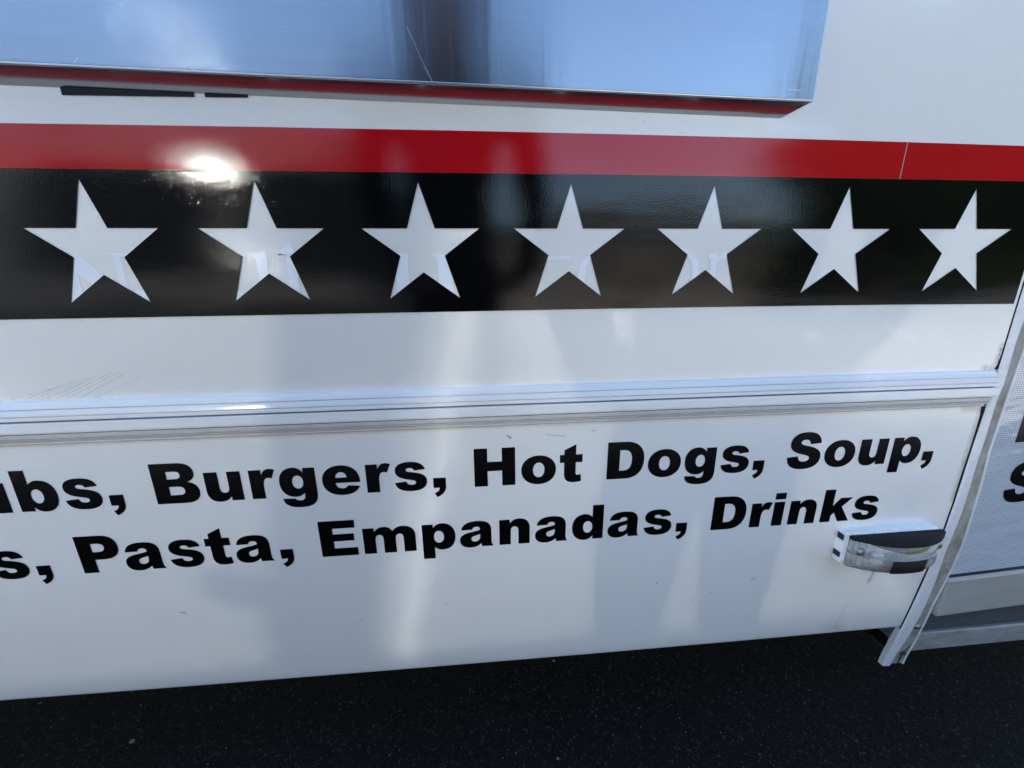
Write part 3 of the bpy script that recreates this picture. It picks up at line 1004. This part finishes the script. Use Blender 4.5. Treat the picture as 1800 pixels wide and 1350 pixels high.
screw("screw", P(9.46, .002 + ttuck(-9.25), -9.28), .0085, M['screw'], trim)
screw("screw", P(9.52, .002 + ttuck(-10.35), -10.33), .0075, M['rust'], trim)
bm = bmesh.new()
for a, b in [((9.55, -10.25), (9.64, -9.98)), ((9.53, -10.4), (9.53, -10.74))]:
    pa, pb = P(a[0], -.0 + ttuck(a[1]), a[1]), P(b[0], -.0 + ttuck(b[1]), b[1])
    dirv = (pb - pa).normalized()
    sd = Vector((dirv.z, 0, -dirv.x)) * .0016
    nn = Vector((0, -.0004, 0))
    vs = [bm.verts.new(v) for v in (pa - sd, pa + sd, pb + sd, pb - sd, pa - sd + nn, pa + sd + nn, pb + sd + nn, pb - sd + nn)]
    for f in ((0, 1, 2, 3), (7, 6, 5, 4), (0, 4, 5, 1), (1, 5, 6, 2), (2, 6, 7, 3), (3, 7, 4, 0)):
        bm.faces.new([vs[i] for i in f])
bm_obj("crack", bm, M['dark'], trim)

# ------------------------------------------------------------------ entry door side, right of the trim
door = empty("entry_door", P(11, .1, -9), truck)
YA = math.tan(math.radians(2.4))


def DP(x, y, z):
    """point on the door, which turns away from the wall by 2.4 degrees"""
    return P(x, y + .10 + (x - 9.4) * YA, z)


def door_slab(name, x0, x1, z0, z1, y0, y1, m, zslope=0.0, bev=0.0):
    bm = bmesh.new()
    vs = []
    for (x, y, z) in ((x0, y0, z0), (x1, y0, z0), (x1, y0, z1), (x0, y0, z1), (x0, y1, z0), (x1, y1, z0), (x1, y1, z1), (x0, y1, z1)):
        vs.append(bm.verts.new(DP(x, y, z + zslope * (x - 9.5))))
    for f in ((0, 1, 2, 3), (7, 6, 5, 4), (0, 4, 5, 1), (1, 5, 6, 2), (2, 6, 7, 3), (3, 7, 4, 0)):
        bm.faces.new([vs[i] for i in f])
    if bev:
        bmesh.ops.bevel(bm, geom=list(bm.edges), offset=bev, segments=2, affect='EDGES', profile=.5)
    return bm_obj(name, bm, m, door)


door_slab("window_film", 9.3, 22, -7.65, 16, .055, .25, M['film'])
door_slab("gasket", 9.62, 22, -7.735, -7.64, .040, .25, M['rubber'])
door_slab("lower_panel", 9.655, 22, -8.86, -7.715, -.02, .3, M['sill'], bev=.007)
door_slab("toe_gap", 9.3, 22, -10.5, -8.87, 1.05, 1.15, M['dark'])
# window lettering, cut by the picture edge
wl = empty("window_lettering", P(11, .1, -5), door)
yl = lambda X, Z: .155 + (X - 9.4) * YA - .006
add_letter('H', 10.37, -4.17, 1.02, yl, wl)
add_letter('S', 10.53, -5.72, 1.02, yl, wl)

# entry step
step = empty("entry_step", P(11, 0, -9.5), truck)
bm = bmesh.new()
box_bm(bm, P(9.35, .66, -10.10), P(22, 1.25, -9.99))
bm_obj("tread", bm, M['tread'], step)
prof = [(-.02, -9.64), (-.02, -9.50), (-.045, -9.485), (-.085, -9.485), (-.105, -9.50), (-.112, -9.56), (-.112, -10.02), (-.10, -10.05), (-.02, -10.05)]
# nose: top lip and front apron
prof = [(a + .70, (b + 9.49) * 1.04 - 9.97) for a, b in [(.02, -9.51), (.02, -9.495), (-.05, -9.49), (-.075, -9.505), (-.085, -9.53), (-.085, -9.64), (-.06, -9.66), (-.06, -10.06), (-.045, -10.09), (.0, -10.09), (.0, -9.66)]]
extrude_profile("step_nose", prof, 9.35, 22, M['step'], step)
bm = bmesh.new()
box_bm(bm, P(9.45, .80, -10.62), P(22, 2.2, -10.54))
bm_obj("step_underside", bm, M['under'], step)

# ------------------------------------------------------------------ side lamp
lamp = empty("porch_lamp", P(7.4, 0, -6.3), truck)
tl = .045
LX0, LX1, LZ0, LZ1, LD = 6.30, 8.56, -6.72, -5.955, -.205
TLY = tuck(-6.3)
bm = bmesh.new()
box_bm(bm, P(LX0 + .035, TLY + .02, LZ0 + .03), P(LX1, LD, LZ1), .006, 3)
bm_obj("housing", bm, M['lamp_white'], lamp)
for z0, z1 in ((-6.185, -6.04), (-6.62, -6.485)):
    bm = bmesh.new()
    box_bm(bm, P(LX0 + .018, TLY + .01, z0), P(LX0 + .0345, LD + .085, z1))
    bm_obj("clip_slot", bm, M['dark'], lamp)
for z0, z1 in ((-6.48, -6.19), (-6.72, -6.625), (-6.035, -5.99)):
    bm = bmesh.new()
    box_bm(bm, P(LX0, TLY + .01, z0), P(LX0 + .05, LD + .02, z1), .0012)
    bm_obj("housing_lug", bm, M['lamp_white'], lamp)


def bulge(u):
    """plan outline of the lens: u 0..1 along the lamp"""
    return .36 * (1 - abs(2 * u - 1) ** 2.3)


def lens_solid(name, z0, z1, inset, y_in, m, zf=lambda u: (0, 0), x0=LX0 + .07, x1=LX1 + .02, N=30, bevel=0, taper=0.0, edge=.0):
    bm = bmesh.new()
    rows = []
    for z, tp in ((z0, 0), (z1, 1)):
        front, back = [], []
        for k in range(N + 1):
            u = k / N
            X = x0 + inset + (x1 - x0 - 2 * inset) * u
            fy = LD + y_in - max(0.0, bulge(u) * (1 - taper * (1 - tp)) + edge - inset)
            dz0, dz1 = zf(u)
            zz = z + (dz1 if tp else dz0)
            front.append(bm.verts.new(P(X, fy, zz)))
            back.append(bm.verts.new(P(X, LD + y_in - .002 + .004, zz)))
        rows.append((front, back))
    (f0, b0), (f1, b1) = rows
    for k in range(N):
        bm.faces.new((f0[k], f0[k + 1], f1[k + 1], f1[k]))
        bm.faces.new((b0[k + 1], b0[k], b1[k], b1[k + 1]))
        bm.faces.new((f1[k], f1[k + 1], b1[k + 1], b1[k]))
        bm.faces.new((f0[k + 1], f0[k], b0[k], b0[k + 1]))
    bm.faces.new((f0[0], f1[0], b1[0], b0[0]))
    bm.faces.new((f0[N], b0[N], b1[N], f1[N]))
    if bevel:
        es = [e for e in bm.edges if len(e.link_faces) == 2 and e.calc_face_angle(0) > .7]
        bmesh.ops.bevel(bm, geom=es, offset=bevel, segments=2, affect='EDGES', profile=.5)
    return bm_obj(name, bm, m, lamp, True)


lens = lens_solid("lens", -6.73, -6.065, 0.0, -.004, M['lens'], edge=.07, bevel=.0025, taper=.12)
lens_solid("lens_core", -6.69, -6.10, .045, -.004, M['lamp_inner'], edge=-.10, taper=.3)
hood = lens_solid("hood", -6.060, -6.000, -.01, -.002, M['tape'], edge=.075, bevel=.003)
# grimy strip between hood and lens
lens_solid("grime", -6.215, -6.068, .42, -.004, M['moss'], edge=.495)
lens_solid("lens_ridge", -6.395, -6.375, 0.01, -.004, M['lens'], edge=.10, bevel=.0006)
for u in (.055, .10, .90, .95):
    X = LX0 + .07 + u * (LX1 - LX0 - .05)
    bm = bmesh.new()
    box_bm(bm, P(X - .012, LD - .03, -6.70), P(X + .012, LD - .055 - bulge(u), -6.09), .0006)
    bm_obj("lens_rib", bm, M['lens'], lamp)
# bulb and screws seen through the lens
for X, Z in ((6.52, -6.30), (8.36, -6.27)):
    screw("lens_screw", P(X, LD - .16, Z), .0095, M['screw'], lamp)
bm = bmesh.new()
box_bm(bm, P(6.78, LD - .12, -6.58), P(7.02, LD - .235, -6.34), .004, 3)
bm_obj("bulb", bm, M['lamp_white'], lamp)
# black tape patch wrapped on the front of the lens
bm = bmesh.new()
f0, f1 = [], []
x0, x1 = LX0 + .07, LX1 + .02
for k in range(13):
    X = 7.08 + (7.88 - 7.08) * k / 12
    u = (X - x0) / (x1 - x0)
    fy = LD - .004 - bulge(u) - .07 - .012
    fyb = LD - .004 - bulge(u) * .88 - .07 - .012
    f0.append(bm.verts.new(P(X + .02, fyb, -6.745)))
    f1.append(bm.verts.new(P(X, fy, -6.40)))
bk0 = [bm.verts.new(v.co + Vector((0, .0008, 0))) for v in f0]
bk1 = [bm.verts.new(v.co + Vector((0, .0008, 0))) for v in f1]
for k in range(12):
    bm.faces.new((f0[k], f0[k + 1], f1[k + 1], f1[k]))
    bm.faces.new((bk0[k + 1], bk0[k], bk1[k], bk1[k + 1]))
    bm.faces.new((f0[k + 1], f0[k], bk0[k], bk0[k + 1]))
    bm.faces.new((f1[k], f1[k + 1], bk1[k + 1], bk1[k]))
bm.faces.new((f0[0], f1[0], bk1[0], bk0[0]))
bm.faces.new((f1[12], f0[12], bk0[12], bk1[12]))
bm_obj("tape_patch", bm, M['tape'], lamp, True)

# ------------------------------------------------------------------ rest of the body (behind the side skin)
bm = bmesh.new()
box_bm(bm, P(XL, .40, -8.6), (XR * U, 2.25, (19.4 - ZG) * U), .03)
bm_obj("body_shell", bm, M['far_white'], truck)
bm = bmesh.new()
box_bm(bm, (9.6 * U, .12, (-8.3 - ZG) * U), (26 * U, 2.2, (12 - ZG) * U), .04)
bm_obj("cab_shell", bm, M['far_white'], truck)
bm = bmesh.new()
box_bm(bm, (XL * U, .42, .20), (26 * U, 2.2, (-8.5 - ZG) * U))
bm_obj("chassis", bm, M['under'], truck)

# ------------------------------------------------------------------ what stands across the lot (seen as reflections)
# photographer -----------------------------------------------------------------
q = NT('dark_navy_cloth')
q.set(Base_Color=q.mix(q.noise(40, 3, .6), (.012, .012, .016), (.022, .022, .026)), Roughness=.9, Normal=q.bump(q.noise(14, 3, .6), .5, .01))
M['cloth'] = q.m
q = NT('skin')
q.set(Base_Color=(.36, .19, .13), Roughness=.5, Subsurface_Weight=.05)
M['skin'] = q.m
q = NT('dark_hair')
q.set(Base_Color=(.015, .011, .009), Roughness=.6)
M['hair'] = q.m
q = NT('denim')
q.set(Base_Color=q.mix(q.noise(60, 3, .6), (.015, .02, .035), (.03, .037, .055)), Roughness=.9)
M['denim'] = q.m


def skin_mesh(name, joints, edges, root, m, parent, sub=2):
    me = D.meshes.new(name)
    me.from_pydata([tuple(j[0]) for j in joints], edges, [])
    o = D.objects.new(name, me)
    S.collection.objects.link(o)
    md = o.modifiers.new("skin", 'SKIN')
    md.use_smooth_shade = True
    for i, j in enumerate(joints):
        r = j[1]
        me.skin_vertices[0].data[i].radius = (r, r) if not isinstance(r, tuple) else r
        me.skin_vertices[0].data[i].use_root = (i == root)
    sb = o.modifiers.new("sub", 'SUBSURF')
    sb.levels = sb.render_levels = sub
    bpy.context.view_layer.update()
    dg = bpy.context.evaluated_depsgraph_get()
    ev = D.meshes.new_from_object(o.evaluated_get(dg))
    D.objects.remove(o)
    ev.materials.append(m)
    n = D.objects.new(name, ev)
    S.collection.objects.link(n)
    if parent is not None:
        put(n, parent)
    return n


cx, cy, cz = cl
px, py = cx - .07, cy - .20
person = empty("person", (px, py, 0))
tag(person, "person in dark clothes holding up a phone, mirrored dimly in the steel and black band", "person")
V = Vector
hR, hL = V((cx + .105, cy - .015, cz - .015)), V((cx - .145, cy - .015, cz + .01))
J = [(V((px, py - .02, .98)), (.155, .115)), (V((px, py - .03, 1.14)), (.150, .11)), (V((px, py - .03, 1.32)), (.20, .125)), (V((px, py + .0, 1.47)), (.15, .09)),   # pelvis..chest..neck base
     (V((px, py + .03, 1.56)), .060), (V((px, py + .06, 1.64)), (.070, .085)), (V((px, py + .07, 1.74)), (.078, .098)), (V((px, py + .06, 1.82)), (.055, .07)),           # neck, head
     (V((px + .26, py - .03, 1.47)), .095), (V((px + .30, py - .06, 1.17)), .055), (hR + V((.05, -.05, -.02)), .036),
     (V((px - .26, py - .03, 1.47)), .095), (V((px - .29, py - .06, 1.17)), .055), (hL + V((-.05, -.05, -.02)), .036),
     (V((px + .10, py - .02, .90)), .105), (V((px + .12, py + .01, .50)), .066), (V((px + .12, py - .02, .10)), .045), (V((px + .13, py + .13, .045)), .04),
     (V((px - .10, py - .02, .90)), .105), (V((px - .12, py + .01, .50)), .066), (V((px - .12, py - .02, .10)), .045), (V((px - .13, py + .13, .045)), .04)]
KZ = 1.13
J = [((V((j[0].x, j[0].y, j[0].z * KZ)) if k not in (10, 13) else j[0]), j[1]) for k, j in enumerate(J)]
ED = [(0, 1), (1, 2), (2, 3), (3, 4), (4, 5), (5, 6), (6, 7), (3, 8), (8, 9), (9, 10), (3, 11), (11, 12), (12, 13), (0, 14), (14, 15), (15, 16), (16, 17), (0, 18), (18, 19), (19, 20), (20, 21)]
body = skin_mesh("body", J, ED, 0, M['cloth'], person)
body.data.materials.append(M['skin'])
for poly in body.data.polygons:
    c_ = poly.center
    if c_.z > 1.535 * KZ:
        poly.material_index = 1
# face and hair
for dx in (-.032, .032):
    bm = bmesh.new()
    bmesh.ops.create_uvsphere(bm, u_segments=10, v_segments=6, radius=.012, matrix=Matrix.Translation((px + dx, py + .165, 1.715 * KZ)))
    bm_obj("eye", bm, M['dark'], person, True)
bm = bmesh.new()
bmesh.ops.create_cone(bm, segments=8, radius1=.018, radius2=.006, depth=.05, cap_ends=True, matrix=Matrix.Translation((px, py + .168, 1.69 * KZ)))
bm_obj("nose", bm, M['skin'], person, True)
bm = bmesh.new()
bmesh.ops.create_uvsphere(bm, u_segments=16, v_segments=10, radius=.1, matrix=Matrix.Translation((px, py + .03, 1.745 * KZ)) @ Matrix.Diagonal((1.75, 1.3, 1.7, 1)))
bm_obj("hair", bm, M['hair'], person, True)
for sgn, h in ((1, hR), (-1, hL)):
    j = [(h + V((.05 * sgn, -.05, -.02)), .034), (h + V((.022 * sgn, -.03, -.01)), (.036, .018))]
    e = [(0, 1)]
    for k, (dz, ln) in enumerate(((.033, .9), (.012, 1.0), (-.010, .95), (-.030, .78))):
        b = len(j)
        j += [(h + V((.012 * sgn, -.018, dz - .004)), .0105), (h + V((-.008 * sgn * ln, .004, dz + .004)), .0095), (h + V((-.034 * sgn * ln, .0075, dz + .006)), .0078)]
        e += [(1, b), (b, b + 1), (b + 1, b + 2)]
    b = len(j)
    j += [(h + V((.016 * sgn, -.04, .018)), .012), (h + V((-.012 * sgn, -.040, .014)), .010), (h + V((-.036 * sgn, -.036, .008)), .0085)]
    e += [(1, b), (b, b + 1), (b + 1, b + 2)]
    skin_mesh("hand", j, e, 1, M['skin'], person, 1)
phone = bmesh.new()
box_bm(phone, (-.080, -.0075, -.006), (.060, .0015, -.074 + .074 + .066), .003)
bm = phone
rotm = cam.matrix_world.to_3x3().to_4x4()
# local frame: x right, y forward (camera -Z), z up
fr = Matrix(((Rr[0], Rf[0], Ru[0], 0), (Rr[1], Rf[1], Ru[1], 0), (Rr[2], Rf[2], Ru[2], 0), (0, 0, 0, 1)))
back = cl - Vector(Rf) * .006
bmesh.ops.transform(bm, matrix=Matrix.Translation(back) @ fr @ Matrix.Translation((-.0, 0, -.03)), verts=bm.verts)
ph = bm_obj("phone", bm, M['dark'], None)
tag(ph, "dark phone held in both hands by the photographer", "phone")

# dark van parked across the lot ---------------------------------------------------
q = NT('charcoal_car_paint')
q.set(Base_Color=(.035, .037, .042), Roughness=.5, Metallic=.2)
M['van'] = q.m
q = NT('car_glass')
q.set(Base_Color=(.01, .012, .014), Roughness=.04, Specular_IOR_Level=.20)
M['glass'] = q.m
q = NT('polished_metal')
q.set(Base_Color=(.75, .75, .77), Metallic=1, Roughness=.08)
M['chrome'] = q.m
q = NT('tyre_rubber')
q.set(Base_Color=(.015, .015, .015), Roughness=.8)
M['tyre'] = q.m
q = NT('alloy_rim')
q.set(Base_Color=(.6, .6, .62), Metallic=1, Roughness=.25)
M['rim'] = q.m



def build_van(name, x0, x1, yc, m, label, hgt, panes, glint_panes=(), glint_rails=()):
    r = empty(name, ((x0 + x1) / 2, yc - .95, 0))
    T19 = math.tan(math.radians(19))
    side = [(-.03, .32), (.02, .60), (.035, .85), (.02, .98), (-.02, 1.08), (-.02 - .02 * T19, 1.10), (-.02 - T19 * (hgt - .30 - 1.08), hgt - .30), (-.48, hgt - .12), (-.62, hgt - .03), (-.95, hgt + .02)]
    prof = [(yc + a, b) for a, b in side] + [(2 * (yc - .95) - (yc + a), b) for a, b in reversed(side[:-1])]
    L = x1 - x0
    stations = [(0, .50, .35), (.05, .72, .1), (.16, .98, 0), (.24, 1.0, 0), (.95, 1.0, 0), (.99, .95, .06), (1.0, .90, .12)]
    n = len(prof)
    bm = bmesh.new()
    vs = []
    for t, hs, ins in stations:
        X = x1 - L * t
        row = []
        for (y, z) in prof:
            zz = .32 + (z - .32) * (hs if z > 1.0 else min(1, hs + .3))
            yy = (yc - .95) + (y - (yc - .95)) * (1 - ins * .4)
            row.append(bm.verts.new((X, yy, zz)))
        vs.append(row)
    for a, b in zip(vs, vs[1:]):
        for k in range(n):
            bm.faces.new((a[k], a[(k + 1) % n], b[(k + 1) % n], b[k]))
    bm.faces.new(vs[0])
    bm.faces.new(list(reversed(vs[-1])))
    bm_obj("body", bm, m, r, True)
    def wy(z):
        return yc - .02 - T19 * (z - 1.08) + .006
    for xa, xb, tw in panes:
        bm = bmesh.new()
        zt = hgt - .368
        qd = [(xb, wy(1.16) , 1.16), (xa, wy(1.16), 1.16), (xa, wy(zt), zt), (xb, wy(zt), zt)]
        cxm = (xa + xb) / 2
        qd = [(v[0], v[1] + (v[0] - cxm) * tw, v[2]) for v in qd]
        f = [bm.verts.new(v) for v in qd]
        g_ = [bm.verts.new((v[0], v[1] - .02, v[2])) for v in qd]
        bm.faces.new(f)
        bm.faces.new(list(reversed(g_)))
        for k in range(4):
            bm.faces.new((f[k], f[(k + 1) % 4], g_[(k + 1) % 4], g_[k]))
        bm_obj("window", bm, M['glass'], r)
    for t in (.17, .80):
        for yy in (yc - .10, yc - 1.80):
            bm = bmesh.new()
            bmesh.ops.create_cone(bm, segments=24, radius1=.33, radius2=.33, depth=.22, cap_ends=True, matrix=Matrix.Translation((x1 - L * t, yy, .33)) @ Matrix.Rotation(math.pi / 2, 4, 'X'))
            wh = bm_obj("wheel", bm, M['tyre'], r)
            bm = bmesh.new()
            bmesh.ops.create_cone(bm, segments=20, radius1=.20, radius2=.22, depth=.24, cap_ends=True, matrix=Matrix.Translation((x1 - L * t, yy, .33)) @ Matrix.Rotation(math.pi / 2, 4, 'X'))
            bm_obj("rim", bm, M['rim'], wh)
    for yaw, hz, dy in glint_rails:  # added polished bars whose sun glints streak the steel counter
        bm = bmesh.new()
        bmesh.ops.create_cone(bm, segments=40, radius1=.045, radius2=.045, depth=L * .8, cap_ends=True,
                              matrix=Matrix.Translation(((x0 + x1) / 2, yc - dy, hz)) @ Matrix.Rotation(yaw, 4, 'Z') @ Matrix.Rotation(math.pi / 2, 4, 'Y'))
        for f in bm.faces:
            f.smooth = len(f.verts) == 4
        me = D.meshes.new("glint_rail")
        bm.to_mesh(me)
        bm.free()
        me.materials.append(M['chrome'])
        ro = D.objects.new("glint_rail", me)
        S.collection.objects.link(ro)
        put(ro, r)
        for sx in (-.3, .3):
            bm = bmesh.new()
            xx = (x0 + x1) / 2 + sx * L
            box_bm(bm, (xx - .02, yc - dy - .02 + math.tan(yaw) * sx * L, hgt - .02), (xx + .02, yc - dy + .02 + math.tan(yaw) * sx * L, hz - .04))
            bm_obj("glint_rail_bracket", bm, M['dark'], ro)
    for X, Z, half in glint_panes:
        nn_ = Vector((.032, math.cos(math.radians(24.6)), math.sin(math.radians(24.6)))).normalized()
        ux = Vector((0, 0, 1)).cross(nn_).normalized()
        uz = nn_.cross(ux)
        c0 = Vector((X, wy(Z) + .035, Z))
        bm = bmesh.new()
        f = [bm.verts.new(c0 + ux * a * half + uz * b * half * .8) for a, b in ((-1, -1), (1, -1), (1, 1), (-1, 1))]
        g_ = [bm.verts.new(v.co - nn_ * .015) for v in f]
        bm.faces.new(f)
        bm.faces.new(list(reversed(g_)))
        for k in range(4):
            bm.faces.new((f[k], f[(k + 1) % 4], g_[(k + 1) % 4], g_[k]))
        bm_obj("glint_pane", bm, M['glass'], r)  # added tilted pane that sends a sun glint to the black band
    tag(r, label, "van")
    return r


build_van("parked_van", -5.0, -.45, -3.0, M['van'], "dark grey van parked opposite, mirrored behind the left-hand stars", 2.55,
          [(-3.9, -2.355, 0.0), (-2.135, -.86, 0.0), (-2.190, -2.152, -.013), (-2.267, -2.230, -.0245)], [(-2.41, 1.40, .036)], [(.030, 2.95, .72), (.012, 3.10, .98)])  # last two panes: added twisted strips that throw a bright streak

# low building and trees at the far side of the lot
q = NT('tan_render')
q.set(Base_Color=q.mix(q.noise(3, 4, .6), (.20, .185, .165), (.25, .235, .21)), Roughness=.9)
M['tan'] = q.m
q = NT('roof_shingle')
q.set(Base_Color=(.06, .055, .05), Roughness=.9)
M['roof'] = q.m
bld = empty("low_building", (7.0, -19, 0))
tag(bld, "low tan building across the lot, mirrored faintly in the middle of the black band", "building")
bm = bmesh.new()
box_bm(bm, (1.5, -23, 0), (12.5, -17, 3.1))
bm_obj("wall", bm, M['tan'], bld)
bm = bmesh.new()
vs = [bm.verts.new(v) for v in ((1.2, -16.6, 3.1), (12.8, -16.6, 3.1), (12.8, -23.4, 3.1), (1.2, -23.4, 3.1), (3, -20, 4.7), (11, -20, 4.7))]
for f in ((0, 1, 5, 4), (1, 2, 5), (2, 3, 4, 5), (3, 0, 4), (3, 2, 1, 0)):
    bm.faces.new([vs[i] for i in f])
bm_obj("roof", bm, M['roof'], bld)
for x in (3, 5.4, 9.2, 11):
    bm = bmesh.new()
    box_bm(bm, (x - .5, -17.02, 1.0), (x + .5, -16.98, 2.3))
    bm_obj("window", bm, M['glass'], bld)
bm = bmesh.new()
box_bm(bm, (6.8, -17.03, 0), (7.8, -16.97, 2.1))
bm_obj("door", bm, M['roof'], bld)

q = NT('tree_leaves')
q.set(Specular_IOR_Level=.15, Base_Color=q.mix(q.noise(1.5, 3, .6), (.010, .022, .008), (.035, .055, .018)), Roughness=.7)
M['leaf'] = q.m
q = NT('tree_bark')
q.set(Base_Color=(.07, .055, .04), Roughness=.9)
M['bark'] = q.m


def tree(x, y, h, r, label, seed):
    rr = random.Random(seed)
    t = empty("tree", (x, y, 0))
    j = [(V((x, y, 0)), .22), (V((x + .1, y, h * .3)), .16), (V((x, y + .1, h * .55)), .11), (V((x + .2, y, h * .8)), .05)]
    e = [(0, 1), (1, 2), (2, 3)]
    for k in range(5):
        a = 6.28 * k / 5 + rr.random()
        b = len(j)
        j += [(V((x + r * .55 * math.cos(a), y + r * .55 * math.sin(a), h * (.5 + .2 * rr.random()))), .05)]
        e += [(1 + k % 2, b)]
    skin_mesh("trunk", j, e, 0, M['bark'], t, 1)
    verts, faces = [], []
    cl_ = []
    for k in range(46):
        while True:
            v = V((rr.uniform(-1, 1), rr.uniform(-1, 1), rr.uniform(-1, 1)))
            if .35 < v.length < 1:
                break
        cl_.append((V((x + v.x * r, y + v.y * r, h * .64 + v.z * h * .36)), r * rr.uniform(.22, .4)))
    for c_, cr in cl_:
        for k in range(150):
            v = V((rr.gauss(0, 1), rr.gauss(0, 1), rr.gauss(0, 1))).normalized() * cr * rr.random() ** .4
            p = c_ + v
            a = V((rr.gauss(0, 1), rr.gauss(0, 1), rr.gauss(0, 1))).normalized() * .17
            b = a.cross(V((rr.gauss(0, 1), rr.gauss(0, 1), rr.gauss(0, 1)))).normalized() * .10
            n0 = len(verts)
            verts += [p - a, p + b, p + a, p - b]
            faces.append((n0, n0 + 1, n0 + 2, n0 + 3))
    mesh_obj("crown", verts, faces, M['leaf'], t)
    tag(t, label, "tree", "trees across the lot")
    return t


rw = random.Random(11)
verts, faces = [], []
for i in range(26000):
    x = rw.uniform(-45, 60)
    h = 5.2 + 1.6 * noise.noise(V((x * .11, 2, 0))) + .9 * noise.noise(V((x * .5, 5, 0)))
    p = V((x, rw.uniform(-31, -27), h * rw.random() ** .8))
    a = V((rw.gauss(0, 1), rw.gauss(0, 1), rw.gauss(0, 1))).normalized() * .42
    b = a.cross(V((rw.gauss(0, 1), rw.gauss(0, 1), rw.gauss(0, 1)))).normalized() * .26
    n0 = len(verts)
    verts += [p - a, p + b, p + a, p - b]
    faces.append((n0, n0 + 1, n0 + 2, n0 + 3))
wd_ = mesh_obj("woods", verts, faces, M['leaf'])
tag(wd_, "dark strip of woods beyond the lot", None, None, "stuff")
tree(8.6, -7.5, 6.0, 2.3, "broad tree across the lot, mirrored dark behind the last two stars", 1)
tree(12.2, -7.0, 6.6, 2.7, "tall tree across the lot, mirrored dark beside the corner trim", 2)
tree(-14, -17, 6.5, 3.2, "tree across the lot, mirrored dark behind the first star", 3)
tree(-8.5, -21, 6.0, 3.2, "tree across the lot, mirrored dark behind the second star", 4)
